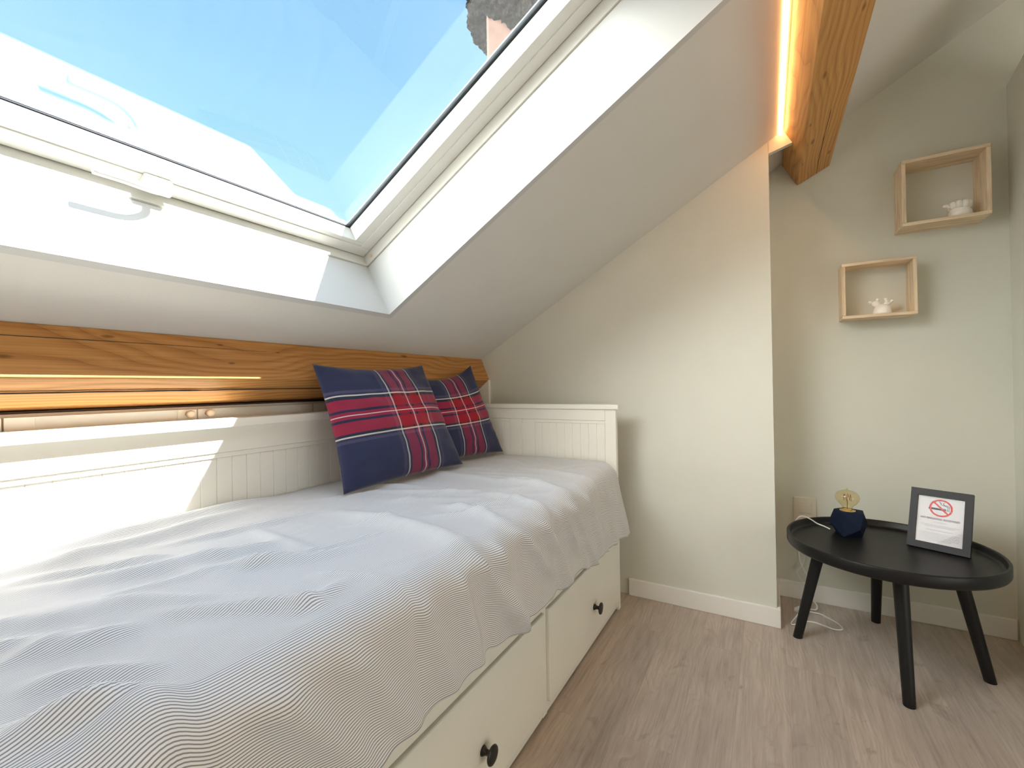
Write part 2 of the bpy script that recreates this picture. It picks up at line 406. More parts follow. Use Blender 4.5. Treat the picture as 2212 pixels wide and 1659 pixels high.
ring(sash, sb, GB-.016, sr, GR+.034, sl_, GL-.034, st, GT+.016, .240, .32)
ring(sash, GB-.02, GB, GR+.036, GR, GL-.036, GL, GT+.02, GT, .2435, .2985)
sash = sash.build('sash', 'frame', win, bevel=.0015)
mb = MB(); ring(mb, GB-.006, GB+.003, GR+.006, GR-.003, GL-.006, GL+.003, GT+.006, GT-.003, .2985, .3005)
mb.build('gasket', 'gasket', win)
mb = MB(); ring(mb, GB-.006, GB+.003, GR+.006, GR-.0125, GL-.006, GL+.0125, GT+.006, GT-.005, .304, .308)
mb.build('spacer', 'spacer', win)
mb = MB(); ring(mb, GB-.03, GB-.012, GR+.05, GR+.03, GL-.05, GL-.03, GT+.05, GT-.003, .311, .345)
mb.build('outer_cover', 'spacer', win)
mb = MB(); rbox(mb, GB-.005, GT+.005, GL-.005, GR+.005, .3005, .3035)
mb.build('inner_pane', 'glass', win)
# handle on the lower sash rail
HY = -1.452
mb = MB(); rbox(mb, .112, .142, HY-.026, HY+.030, .212, .242)
hb = mb.build('handle_base', 'frame', win, bevel=.006, segs=3)
mb = MB()
mb.tube(catmull([RP(.127, HY, .225), RP(.140, HY-.004, .195), RP(.152, HY-.025, .178), RP(.158, HY-.05, .172), RP(.160, HY-.08, .172), RP(.160, HY-.125, .172)], 6), .008, 12)
mb.build('handle', 'frame', win, smooth=True)

# ------------------------------------------------------------------ timber beams and light strip
def beam(name, label, sec, y0, y1, mat, jitter=.0025, seed=0):
    n = 60; mb = MB(); rings = []
    # subdivide the section so the faces can undulate like hewn timber
    loop = []
    for i in range(len(sec)):
        a = Vector((sec[i][0], 0, sec[i][1])); b = Vector((sec[(i+1) % len(sec)][0], 0, sec[(i+1) % len(sec)][1]))
        for k in range(4): loop.append(a.lerp(b, k/4))
    for j in range(n+1):
        y = y0 + (y1-y0)*j/n
        rings.append([mb.bm.verts.new(p + Vector((0, y, 0)) + noise.noise_vector(Vector((p.x*9, y*2.2, p.z*9+seed)))*jitter*Vector((1, 0, 1)).length*.7*Vector((1, 0, 1)).x) for p in loop])
    for a, b in zip(rings, rings[1:]):
        for k in range(len(loop)): mb.bm.faces.new((a[k], a[(k+1) % len(loop)], b[(k+1) % len(loop)], b[k]))
    mb.bm.faces.new(rings[0][::-1]); mb.bm.faces.new(rings[-1])
    o = mb.build(name, mat, bevel=.004)
    return tag(o, label, 'beam')
low = beam('timber_beam', 'orange pine beam running low along the sloping ceiling behind the bed', [(-.706, .943), (-.7535, 1.0545), (-.90, .968), (-.885, .872), (-.783, .884)], -.002, YF+.02, 'pine', .0015, 3)
hi = beam('timber_beam', 'short-ended pine beam under the ceiling beside the bright light strip', [(.656, 1.734), (.601, 1.8345), (.715, 1.904), (.768, 1.789)], DN-.002, YF+.02, 'pine2', .0015, 9)
# long drying cracks
def crack(y0, y1, f, parent, w=.0025, seed=0):
    pts = []; n = 70
    for i in range(n+1):
        y = y0+(y1-y0)*i/n; p = f(y); q = noise.noise(Vector((y*3, seed, 0)))*.006+noise.noise(Vector((y*14, seed, 3)))*.0016
        pts.append(p[0] + p[1]*q)
    MB().tube(pts, [w*(.35+.65*math.sin(math.pi*i/n))*(1+.5*noise.noise(Vector((i*.7, seed, 1)))) for i in range(n+1)], 5).build('drying_crack', 'dark', parent)
crack(-.3, -2.6, lambda y: (Vector((-.741, y, .914+.003*(y+1))), Vector((-.8, 0, -.55))), low, .0018, 1)
crack(-1.15, -2.4, lambda y: (Vector((-.7405, y, 1.0255)), Vector((-.35, 0, .9))), low, .0011, 5)
crack(DN-.01, -2.4, lambda y: (Vector((.719+.004*math.sin(y*2), y, 1.7655)), Vector((.87, 0, .43))), hi, .0022, 8)
# warm LED strip between ceiling and upper beam
sx = S0+.5845/CA
mb = MB(); rbox(mb, sx, sx+.011, -2.9, -.003, -.004, .006); o = mb.build('light_strip', 'led')
tag(o, 'glowing warm LED strip along the ceiling beside the upper beam', 'light')
o.rotation_euler = (0, 0, 0)

# ------------------------------------------------------------------ daybed
G = .133; BE = -G-2.09
bed = thing('daybed', 'white panelled daybed with drawers and black knobs along the sloping wall', 'bed', (-.42, -1.2, 0))
Y1 = -.157
def grooved(mb, a, b, pitch, place, t0, t1):
    n = max(1, round((b-a)/pitch)); w = (b-a)/n
    for i in range(n): place(mb, a+i*w+.0009, a+(i+1)*w-.0009, t0, t1)
def end_panel(yin, yout, inner):
    """panel at one end; inner = -1 when its show face looks towards -Y"""
    mb = MB(); d = .004*inner
    mb.box(-.045, 0, yin, yout, 0, .81); mb.box(-.80, -.76, yin, yout, 0, .81)            # stiles
    mb.box(-.76, -.045, yin, yout, .763, .81); mb.box(-.76, -.045, yin, yout, .04, .33)    # rails
    o = mb.build('end_panel', 'white', bed, bevel=.0015)
    mb = MB(); yf = yin - d*.45; yb = yout
    lo, hi_ = min(yf, yb), max(yf, yb)
    mb.box(-.432, -.37, lo, hi_, .33, .7625); mb.box(-.498, -.436, lo, hi_, .33, .7625)
    mb.box(-.37, -.045, lo, hi_, .75, .7625); mb.box(-.76, -.498, lo, hi_, .75, .7625)
    y2 = yin - d*.9; lo, hi_ = min(y2, yb), max(y2, yb)
    grooved(mb, -.37, -.046, .0358, lambda m_, a, b, z0, z1: m_.box(a, b, lo, hi_, z0, z1), .33, .7495)
    grooved(mb, -.759, -.498, .0358, lambda m_, a, b, z0, z1: m_.box(a, b, lo, hi_, z0, z1), .33, .7495)
    y3 = yin - d*1.3; lo, hi_ = min(y3, yb), max(y3, yb); mb.box(-.76, -.045, lo, hi_, .33, .76)
    mb.build('boarding', 'white', o, bevel=.0008, segs=1)
    c0, c1 = sorted((yin + inner*.008, yout - inner*.010))
    MB().box(-.805, .012, c0, c1, .81, .83).build('cap_rail', 'white', o, bevel=.002)
end_panel(Y1, -G, -1)
end_panel(BE+.024, BE, 1)
mb = MB()                                                                                # back
mb.box(-.80, -.760, BE+.02, Y1+.002, .742, .811); mb.box(-.80, -.760, BE+.02, Y1+.002, .04, .33)
back = mb.build('back_panel', 'white', bed, bevel=.0015)
mb = MB(); mb.box(-.80, -.7635, BE+.02, Y1, .728, .7415)
grooved(mb, BE+.03, Y1-.005, .0395, lambda m_, a, b, z0, z1: m_.box(-.798, -.767, a, b, z0, z1), .33, .7275)
mb.box(-.80, -.7695, BE+.02, Y1, .33, .74)
mb.build('boarding', 'white', back, bevel=.0008, segs=1)
MB().box(-.805, -.736, BE+.014, Y1-.002, .811, .835).build('cap_rail', 'white', back, bevel=.002)
# front frame and drawers
mb = MB()
mb.box(-.03, -.001, BE+.02, Y1+.004, .302, .345); mb.box(-.03, -.006, BE+.02, Y1, .012, .05)
for y in (-.157, -.83, -1.503, BE+.03): mb.box(-.03, -.004, y-.012, y+.012, .012, .33)
mb.box(-.757, -.03, BE+.03, Y1, .30, .33)
mb.build('front_frame', 'white', bed, bevel=.0015)
MB().box(-.05, -.028, BE+.03, Y1, 0, .05).build('plinth_gap_shade', 'dark', bed)  # dark colour paints in the shadow line under the bed front
dy = [(-.817, Y1+.0235-.025), (-1.505, -.838), (BE+.03, -1.525)]
dn = [(-.155, -.8165), (-.8405, -1.502), (-1.526, BE+.03)]
for i, (a, b) in enumerate(dn):
    d = MB().box(-.026, .0065, b, a, .044, .298).build('drawer', 'white', bed, bevel=.0035, segs=2)
    yk = (-.463, -1.146, -1.86)[i]
    R90 = Matrix.Translation((.0065, yk, .149)) @ Matrix.Rotation(math.pi/2, 4, 'Y')
    prof = [(.0105, 0), (.0095, .003), (.0062, .008), (.0058, .014), (.0075, .018), (.018, .0215), (.0196, .0235), (.0185, .0262), (.012, .0278), (.001, .0282)]
    MB().lathe(prof, 28, R90).build('knob', 'knob', d, smooth=True)

# mattress and striped sheet
ZT = .597
mt = MB().box(-.757, -.004, BE+.05, Y1-.012, .348, ZT-.016).build('mattress', 'mattress', bevel=.065, segs=5)
tag(mt, 'thick mattress inside the daybed hidden beneath the striped sheet', 'mattress')

RID = [  # long soft folds: polyline in (x, y), width, height
 ([(-.07, -1.80), (-.04, -1.76), (0, -1.72), (.04, -1.71), (.09, -1.70)], .018, .010),
 ([(-.40, -1.74), (-.30, -1.64), (-.21, -1.59), (-.07, -1.51), (-.06, -1.49)], .016, .008),
 ([(-.52, -1.72), (-.41, -1.58), (-.35, -1.44), (-.33, -1.35)], .018, .009),
 ([(-.58, -1.71), (-.51, -1.63), (-.41, -1.51), (-.29, -1.44)], .012, .005),
 ([(-.64, -1.75), (-.60, -1.58), (-.62, -1.40), (-.66, -1.2)], .022, .010),
 ([(-.72, -1.7), (-.70, -1.50), (-.715, -1.3), (-.74, -1.1)], .020, .011),
 ([(-.48, -1.17), (-.26, -1.16), (-.05, -1.19), (.05, -1.25)], .022, .010),
 ([(-.30, -.68), (-.06, -.68), (.05, -.80)], .020, .007),
 ([(-.17, -1.78), (-.12, -1.72), (-.05, -1.67)], .012, .005),
 ([(-.05, -1.55), (-.05, -1.49), (-.07, -1.41)], .012, .006),
 ([(-.50, -1.34), (-.35, -1.36), (-.20, -1.37)], .014, .005),
 ([(-.75, -.57), (-.44, -.66), (-.17, -.57)], .025, .005),
 ([(-.27, -1.76), (-.22, -1.71), (-.19, -1.64)], .014, .006),
 ([(-.25, -1.00), (-.10, -1.00), (.05, -1.08)], .016, .007),
 ([(-.22, -.86), (-.08, -.84), (.05, -.93)], .014, .006),
 ([(-.35, -1.52), (-.22, -1.42), (-.15, -1.28)], .014, .006),
 ([(-.30, -.42), (-.12, -.45), (.04, -.52)], .016, .004),
]
rs = random.Random(11)
for _ in range(46):
    x = rs.uniform(-.7, 0); y = rs.uniform(-2.0, -.3); a = rs.gauss(.75, .38); l = rs.uniform(.12, .40)
    RID.append(([(x, y), (x+l*.5*math.cos(a)+rs.uniform(-.015, .015), y+l*.5*math.sin(a)), (x+l*math.cos(a), y+l*math.sin(a))], rs.uniform(.007, .017), rs.uniform(.0015, .0055)))
DROP = []  # folds on the hanging front: (y at top, y at bottom, start depth, end depth, width, height)
for y0, y1, a, b, w, h in [(-.30, -.22, .02, .24, .02, .008), (-.42, -.36, .0, .2, .016, .006), (-.62, -.55, -.02, .14, .015, .009), (-.74, -.60, -.01, .20, .014, .011), (-.83, -.74, -.03, .10, .013, .010),
                           (-.93, -.80, -.02, .16, .014, .012), (-1.03, -.92, -.02, .10, .016, .011), (-1.14, -1.09, -.03, .14, .015, .012), (-1.22, -1.02, -.02, .22, .018, .013), (-1.27, -1.23, -.02, .18, .012, .010),
                           (-1.37, -1.31, -.01, .16, .016, .008), (-1.50, -1.38, 0, .2, .018, .007), (-1.62, -1.45, -.02, .2, .02, .009), (-1.75, -1.6, -.02, .2, .02, .008), (-.52, -.47, .08, .22, .012, .004), (-.70, -.66, .1, .22, .012, .005), (-.86, -.80, .1, .2, .01, .004)]:
    DROP.append((y0, y1, a, b, w, h))
def seg_d(px, py, poly):
    best = 1e9; tt = 0; n = len(poly)-1
    for i in range(n):
        ax, ay = poly[i]; bx, by = poly[i+1]; dx, dy_ = bx-ax, by-ay
        t = max(0, min(1, ((px-ax)*dx+(py-ay)*dy_)/(dx*dx+dy_*dy_)))
        q = (px-ax-t*dx)**2+(py-ay-t*dy_)**2
        if q < best: best = q; tt = (i+t)/n
    return math.sqrt(best), tt
def sstep(x, a, b):
    t = max(0, min(1, (x-a)/(b-a))); return t*t*(3-2*t)
RBB = []
for poly, w, h in RID:
    poly = [tuple(p) for p in poly]
    sm = [(v.x, v.y) for v in catmull([(x, y, 0) for x, y in poly], 4)]
    RBB.append((sm, w, h, min(p[0] for p in sm)-3*w, max(p[0] for p in sm)+3*w, min(p[1] for p in sm)-3*w, max(p[1] for p in sm)+3*w))
def top_z(x, y):
    z = ZT + .004*noise.noise(Vector((x*3, y*2, 1.3))) + .0022*noise.noise(Vector((x*14, y*7, 4.1))) + .0008*noise.noise(Vector((x*45, y*30, 2.2)))
    z -= .006*(1-sstep(x, -.767, -.70))
    for sm, w, h, x0, x1, y0, y1 in RBB:
        if x0 < x < x1 and y0 < y < y1:
            d, t = seg_d(x, y, sm)
            k = math.exp(-(d/(1.3*w))**2)*sstep(t, -.05, .35)*sstep(1-t, -.05, .35)
            z += 1.75*h*k
    return z
def hem_len(y): # length of the hanging front below the bend
    return .148 + .039*sstep(y, -1.45, -.35) + .002*noise.noise(Vector((y*6, 9, 0))) + (.012 if y > -.22 else 0)*sstep(y, -.24, -.17)
xb = -.765
def sheet():
    ny, nt_, nb, nd = 340, 130, 12, 46
    mb = MB(); rows = []; uvs = {}
    for j in range(ny+1):
        y = (Y1-.010) + (BE+.035-(Y1-.010))*j/ny
        e_ = sstep(y, -.62, -.17); xf = .045-.035*e_; RAD = .055+.025*e_; flare = .012+.026*e_
        L0 = xf-RAD-xb; LB = RAD*math.pi/2
        row = []; hl = hem_len(y)
        for i in range(nt_+1):
            x = xb+(xf-RAD-xb)*i/nt_
            p = Vector((x, y, top_z(x, y))); row.append((p, x-xb, .5*i/nt_))
        zb = top_z(xf-RAD, y)
        for i in range(1, nb+nd+1):
            if i <= nb:
                a = math.pi/2*i/nb; p = Vector((xf-RAD+RAD*math.sin(a), y, zb-RAD+RAD*math.cos(a))); nr = Vector((math.sin(a), 0, math.cos(a))); s = LB*i/nb
            else:
                q = (i-nb)/nd; p = Vector((xf+flare*q, y, zb-RAD-hl*q)); nr = Vector((1, 0, 0)); s = LB+hl*q
            dep = s-LB
            # folds
            d = .004*noise.noise(Vector((y*9, dep*7, 7)))*min(1, s/LB)+.0025*noise.noise(Vector((y*26, dep*11, 3)))*min(1, s/LB)
            d += .007*max(0, dep/.2)**1.5*(.5+noise.noise(Vector((y*4.5, 2, 5))))
            for y0, y1, a0, b0, w, h in DROP:
                if a0-.03 < dep < b0+.05:
                    t = (dep-a0)/(b0-a0); yc = y0+(y1-y0)*t
                    k = math.exp(-((y-yc)/(1.45*w))**2)*sstep(dep, a0-.03, a0+.02)*(1-sstep(dep, b0-.03, b0+.05))
                    d += 1.6*h*k
            row.append((p+nr*max(-.0, d+.001), (.045-.055-xb)+s+(L0-(.045-.055-xb)), .5+.5*(s/(LB+hl))))
        rows.append(row)
    bm = mb.bm; uvl = bm.loops.layers.uv.new('UVMap')
    V = [[bm.verts.new(q[0]) for q in r] for r in rows]
    for j in range(ny):
        for i in range(len(rows[0])-1):
            f = bm.faces.new((V[j][i], V[j][i+1], V[j+1][i+1], V[j+1][i]))
            for lp, (jj, ii) in zip(f.loops, ((j, i), (j, i+1), (j+1, i+1), (j+1, i))):
                r = rows[jj][ii]; lp[uvl].uv = (r[1]-.03*r[0].y, r[2])
    o = mb.build('bed_sheet', 'sheet', smooth=True)
    md = o.modifiers.new('thick', 'SOLIDIFY'); md.thickness = .0025; md.offset = -1
    return o
sh = sheet()
tag(sh, 'crumpled white and grey pinstriped sheet spread over the daybed', 'bed sheet')

# ------------------------------------------------------------------ tartan cushions
def cushion(name, label, bl, br_, tl, tr, T, seed, sag=.02):
    bl, br_, tl, tr = map(Vector, (bl, br_, tl, tr))
    root = None; n = 56
    nrm = ((br_-bl).cross(tl-bl)).normalized()
    if nrm.x < 0: nrm = -nrm
    uax = (br_-bl).normalized(); vax = (tl-bl).normalized()
    mb = MB(); bm = mb.bm; uvl = bm.loops.layers.uv.new('UVMap')
    def P(u, v, side):
        # edges pulled inwards between the ears
        eu = 4*u*(1-u); ev = 4*v*(1-v)
        uu = u + (.5-u)*2*.030*ev*(abs(2*u-1)**2); vv = v + (.5-v)*2*(.034 if v > .5 else .02)*eu*(abs(2*v-1)**2)
        p = bl*(1-uu)*(1-vv)+br_*uu*(1-vv)+tl*(1-uu)*vv+tr*uu*vv
        p -= vax*sag*eu*vv*vv
        e = max(0, (1-abs(2*u-1)**2.6)*(1-abs(2*v-1)**2.6))
        h = T*(e**.55)*(1-.22*v)
        wr = noise.noise(Vector((u*7+seed, v*7, seed)))*.006+noise.noise(Vector((u*3+seed, v*12, seed+4)))*.004
        edge = math.exp(-((min(u, 1-u))/.10)**2)
        wr += edge*(noise.noise(Vector((u*4, v*15+seed, 2.2)))*.012)
        if side > 0: return p + nrm*(h+wr*min(1, e*5))
        return p - nrm*(h*.55+wr*.3*min(1, e*5))
    grids = []
    for side in (1, -1):
        g = [[None]*(n+1) for _ in range(n+1)]
        for j in range(n+1):
            for i in range(n+1):
                if side < 0 and (i in (0, n) or j in (0, n)): g[j][i] = grids[0][j][i]
                else: g[j][i] = bm.verts.new(P(i/n, j/n, side))
        grids.append(g)
        for j in range(n):
            for i in range(n):
                q = [(j, i), (j, i+1), (j+1, i+1), (j+1, i)]
                if side < 0: q = q[::-1]
                f = bm.faces.new([g[a][b] for a, b in q])
                for lp, (a, b) in zip(f.loops, q): lp[uvl].uv = (b/n, a/n)
    o = mb.build(name, 'tartan', smooth=True)
    return tag(o, label, 'cushion', 'tartan cushions on the daybed')
cushion('cushion', 'larger-looking navy and red tartan cushion, the front one of the two',
        (-.530, -1.055, .605), (-.500, -.520, .610), (-.655, -1.062, .988), (-.655, -.572, 1.000), .062, 1.0, .006)
cushion('cushion', 'navy and red tartan cushion half hidden behind the other, nearest the end panel',
        (-.640, -.585, .606), (-.522, -.182, .612), (-.690, -.655, .968), (-.640, -.262, 1.010), .060, 5.3, .035)

# ------------------------------------------------------------------ eaves cupboard behind the bed
cup = thing('eaves_cupboard', 'low white eaves cupboard under the pine beam behind the bed', 'cupboard', (-.95, -1.3, 0))
MB().box(-1.055, -.843, -2.8, -.02, 0, .868).build('carcass', 'white', cup)
edges = [-.226, -.583, -.940, -1.297, -1.654, -2.011, -2.368, -2.725]
for i, (a, b) in enumerate(zip(edges, edges[1:])):
    mb = MB(); hi2, lo2 = a-.0015, b+.0015
    mb.box(-.842, -.829, lo2, hi2, .06, .862)
    mb.box(-.829, -.823, lo2, lo2+.045, .06, .862); mb.box(-.829, -.823, hi2-.045, hi2, .06, .862)
    mb.box(-.829, -.823, lo2, hi2, .06, .12); mb.box(-.829, -.8235, lo2+.04, hi2-.04, .8595, .862)
    d = mb.build('door', 'white', cup, bevel=.002)
    yk = b+.024 if i % 2 == 0 else a-.024
    MB().lathe([(.006, 0), (.0055, .008), (.0095, .014), (.0105, .019), (.008, .023), (.001, .024)], 20, Matrix.Translation((-.823, yk, .8495)) @ Matrix.Rotation(math.pi/2, 4, 'Y')).build('knob', 'knob_wood', d, smooth=True)
MB().box(-1.055, -.85, -2.8, -.02, .8685, .873).build('top_board', 'dark', cup)  # dark strip painting the shaded gap between cupboard and beam

# ------------------------------------------------------------------ round tray table
TC = Vector((.862, -.042, 0)); TR_ = .277
tab = thing('side_table', 'round black tray table on four splayed legs in the corner', 'table', TC)
Mt = Matrix.Translation((TC.x, TC.y, 0))
MB().lathe([(.001, .343), (TR_-.010, .343), (TR_-.003, .3455), (TR_, .351), (TR_, .378), (TR_-.0025, .3815), (TR_-.0065, .3815), (TR_-.009, .378), (TR_-.010, .364), (TR_-.014, .359), (TR_-.02, .3575), (.001, .3575)], 96, Mt, cap=False).build('tray_top', 'black', tab, smooth=True)
for bx, by in ((.612, -.042), (.862, -.293), (1.098, -.050), (.873, .214)):
    b_ = Vector((bx, by, 0)); d = b_-TC; t_ = TC + d*.70 + Vector((0, 0, .3445))
    ax = (t_-b_); n = 10
    pts = [b_ + ax*(k/n) for k in range(n+1)]
    rr = [.0145+.0045*(k/n) for k in range(n+1)]
    mb = MB(); seg = 24; rings = []
    for p, r in zip(pts, rr): rings.append([mb.bm.verts.new(p+Vector((r*math.cos(2*math.pi*k/seg), r*math.sin(2*math.pi*k/seg), 0))) for k in range(seg)])
    for a, b in zip(rings, rings[1:]):
        for k in range(seg): mb.bm.faces.new((a[k], a[(k+1) % seg], b[(k+1) % seg], b[k]))
    mb.bm.faces.new(rings[0][::-1]); mb.bm.faces.new(rings[-1])
    mb.build('leg', 'black', tab, smooth=True, bevel=.0015)

# ------------------------------------------------------------------ lamp
LX, LY, LZ = .776, .070, .3578
lamp = thing('table_lamp', 'faceted navy lamp with a bare amber globe bulb on the black table', 'lamp', (LX, LY, LZ))
bm = MB(); h = .086
la = Vector((.98, -.12, 0)).normalized(); lb = Vector((.12, .98, 0)).normalized()
for p in ((-.040, .005, h), (-.018, -.038, h), (.046, -.034, h), (.044, .030, h), (-.010, .045, h),
          (-.055, -.015, .046), (.036, -.052, .036), (.056, -.005, .050), (.050, .045, .040), (-.030, .050, .040),
          (-.012, -.046, 0), (-.032, -.004, 0), (.040, -.020, 0), (.040, .035, 0), (-.035, .035, 0)):
    bm.bm.verts.new(Vector((LX, LY, LZ)) + la*p[0] + lb*p[1] + Vector((0, 0, p[2])))
bmesh.ops.convex_hull(bm.bm, input=bm.bm.verts)
bmesh.ops.dissolve_limit(bm.bm, angle_limit=.12, verts=bm.bm.verts, edges=bm.bm.edges)
bm.build('lamp_base', 'navy', lamp, bevel=.0015)
Ml = Matrix.Translation((LX, LY, LZ))
MB().lathe([(.0205, h-.004), (.0235, h-.004), (.0235, h+.0015), (.0205, h+.0015)], 40, Ml, cap=False).build('socket_ring', 'brass', lamp, smooth=False)
MB().lathe([(.001, h+.0004), (.020, h+.0004), (.0135, h+.001), (.0135, h+.005), (.001, h+.005)], 32, Ml, cap=False).build('socket', 'brass', lamp)
bulb = MB().lathe([(.0140, h+.001), (.0145, h+.010), (.0185, h+.018), (.0275, h+.027), (.0345, h+.038), (.0365, h+.047), (.0345, h+.057), (.027, h+.066), (.015, h+.0715), (.006, h+.0735), (.0035, h+.0755), (.0022, h+.079), (.0006, h+.082)], 48, Ml, cap=False).build('bulb', 'amber', lamp, smooth=True)
mb = MB(); mb.tube([(LX, LY, LZ+h+.004), (LX, LY, LZ+h+.034)], [.005, .0022], 12)
mb.build('glass_stem', 'pglass', bulb, smooth=True)
mb = MB(); pts = []
for k in range(60):
    a = k/59*math.pi*2*3.5; z = .034+.024*abs(math.sin(a)); pts.append((LX+.011*math.cos(a*.28), LY+.011*math.sin(a*.28), LZ+h+z))
mb.tube(pts, .0006, 5); mb.tube([(LX, LY, LZ+h+.006), (LX, LY, LZ+h+.04)], .0011, 6)
mb.build('filament', 'filament', bulb)
cordp = [(LX-.05, LY+.025, LZ+.004), (.712, .122, LZ+.004), (.690, .138, LZ+.008), (.668, .138, LZ+.022), (.648, .134, .388), (.632, .128, .386), (.619, .130, .362), (.619, .150, .31),
         (.628, .17, .262), (.634, .18, .20), (.648, .19, .16), (.662, .195, .126), (.668, .20, .09), (.655, .19, .055), (.645, .17, .030), (.628, .13, .016), (.610, .09, .006), (.597, .050, .004), (.600, .036, .004),
         (.615, .050, .004), (.645, .084, .004), (.668, .093, .004), (.690, .086, .004), (.725, .071, .004), (.746, .074, .004), (.757, .090, .004), (.748, .122, .004), (.717, .157, .004),
         (.694, .175, .004), (.660, .172, .006), (.640, .170, .012), (.655, .185, .010), (.683, .200, .006), (.690, .205, .016), (.684, .210, .030), (.670, .215, .045), (.650, .24, .075), (.636, .262, .098), (.627, .272, .116), (.632, .275, .128), (.646, .275, .148), (.655, .275, .178), (.657, .277, .24), (.658, .270, .262)]
MB().tube(catmull(cordp, 7), .0024, 8).build('cord', 'cord', lamp, smooth=True)
MB().box(-.011, .011, -.009, .009, -.028, .028).build('inline_switch', 'cord', lamp, bevel=.005, segs=3)
sw = [o for o in D.objects if o.name.startswith('inline_switch')][0]
sw.matrix_parent_inverse = Matrix(); sw.location = Vector((.630, .135, .024)) - Vector((LX, LY, LZ)); sw.rotation_euler = (.9, .4, .2)
MB().lathe([(.018, 0), (.018, .022), (.009, .030)], 24, Matrix.Translation((.658, .284, .268)) @ Matrix.Rotation(math.pi/2, 4, 'X')).build('plug', 'cord', lamp, smooth=True, bevel=.002)

# ------------------------------------------------------------------ switch and socket plate on the niche wall
ws = thing('wall_switch', 'cream light switch and socket plate on the niche wall behind the table', 'switch', (.66, DN, .33))
MB().box(.620, .700, DN-.009, DN, .233, .428).build('plate', 'plate', ws, bevel=.003)
MB().box(.6375, .6825, DN-.0115, DN-.008, .362, .410).build('rocker', 'plate', ws, bevel=.001)
mb = MB().box(.6375, .6825, DN-.0105, DN-.008, .305, .352); mb.build('rocker', 'plate', ws, bevel=.001)
MB().lathe([(.0215, 0), (.0215, .0025), (.019, .0025), (.019, .001), (.001, .001)], 32, Matrix.Translation((.658, DN-.009, .268)) @ Matrix.Rotation(math.pi/2, 4, 'X'), cap=False).build('socket', 'plate', ws)

# ------------------------------------------------------------------ box shelves and ornaments
def box_shelf(label, x0, x1, z0, z1, d, t=.0125, missing=None):
    y0, y1 = DN-d, DN
    root = thing('box_shelf', label, 'shelf', ((x0+x1)/2, y1, (z0+z1)/2), 'wooden box shelves on the niche wall')
    MB().box(x0, x1, y0, y1, z0, z0+t).build('bottom_board', 'shelf_h', root, bevel=.0018)
    MB().box(x0, x1, y0, y1, z1-t, z1).build('top_board', 'shelf_h', root, bevel=.0018)
    MB().box(x0, x0+t, y0, y1, z0+t, z1-t).build('side_board', 'shelf_v', root, bevel=.0018)
    MB().box(x1-t, x1, y0, y1, z0+t, z1-t).build('side_board', 'shelf_v', root, bevel=.0018)
box_shelf('pale wooden box shelf, the upper and larger one at right', .966, 1.198, 1.4665, 1.7055, .115)
box_shelf('pale wooden box shelf, the lower and smaller one above the lamp', .788, 1.008, 1.149, 1.361, .10, .0115)

def knobbed(mb, base, tip, r0, r1, rk):
    b_, t_ = Vector(base), Vector(tip); pts = [b_.lerp(t_, k/6) for k in range(7)]
    mb.tube(pts, [r0+(r1-r0)*k/6 for k in range(7)], 14); mb.ball(t_, rk, (1, 1, .95), 14)
# upper: ribbed crown on a round foot
cx, cy, cz = 1.1285, DN-.077, 1.4792
orn = thing('ceramic_ornament', 'white ceramic crown with a ribbed top in the upper box shelf', 'ornament', (cx, cy, cz), 'ceramic ornaments in the box shelves')
MB().lathe([(.001, 0), (.0275, 0), (.0305, .004), (.0315, .012), (.030, .020), (.0265, .0275), (.0255, .031), (.001, .031)], 40, Matrix.Translation((cx, cy, cz)), cap=False).build('body', 'ceramic', orn, smooth=True)
mb = MB()
for k in range(9):
    a = 2*math.pi*k/9+.2
    p = Vector((cx+.0215*math.cos(a), cy+.0215*math.sin(a), cz+.029)); q = Vector((cx+.0250*math.cos(a), cy+.0250*math.sin(a), cz+.0535))
    mb.tube([p, p.lerp(q, .5), p.lerp(q, .92), q], [.0085, .0088, .0078, .003], 14)
mb.lathe([(.021, .028), (.0225, .045)], 24, Matrix.Translation((cx, cy, cz)))
mb.build('crown', 'ceramic', orn, smooth=True)
mb = MB(); mb.tube([(cx-.024, cy-.008, cz+.036), (cx-.038, cy-.012, cz+.042)], [.006, .004], 10); mb.ball((cx-.040, cy-.0125, cz+.0425), .0068, (1.2, 1, .9)); mb.build('tip', 'ceramic', orn, smooth=True)
# lower: dome with two forked branches
cx, cy, cz = .9135, DN-.064, 1.1607
orn = thing('ceramic_ornament', 'white ceramic dome with knobbed branches in the lower box shelf', 'ornament', (cx, cy, cz), 'ceramic ornaments in the box shelves')
MB().lathe([(.001, 0), (.0275, 0), (.0285, .004), (.0275, .014), (.0245, .025), (.019, .033), (.010, .0375), (.001, .0385)], 40, Matrix.Translation((cx, cy, cz)), cap=False).build('body', 'ceramic', orn, smooth=True)
mb = MB()
mb.ball((cx-.019, cy, cz+.041), .0125, (1.05, .9, .9)); mb.tube([(cx-.012, cy, cz+.030), (cx-.019, cy, cz+.041)], .0105, 12)
knobbed(mb, (cx-.022, cy, cz+.043), (cx-.0355, cy-.003, cz+.0475), .006, .0048, .0068)
knobbed(mb, (cx-.017, cy+.002, cz+.045), (cx-.0125, cy+.002, cz+.0565), .005, .004, .0056)
mb.build('branch', 'ceramic', orn, smooth=True)
mb = MB()
mb.ball((cx+.0155, cy, cz+.040), .0095, (1.2, .9, .8)); mb.tube([(cx+.012, cy, cz+.030), (cx+.0155, cy, cz+.041)], .0085, 12)
knobbed(mb, (cx+.014, cy, cz+.040), (cx+.0105, cy-.002, cz+.0565), .006, .0048, .0060)
knobbed(mb, (cx+.020, cy, cz+.041), (cx+.0285, cy-.001, cz+.0475), .0055, .004, .0055)
mb.build('branch', 'ceramic', orn, smooth=True)

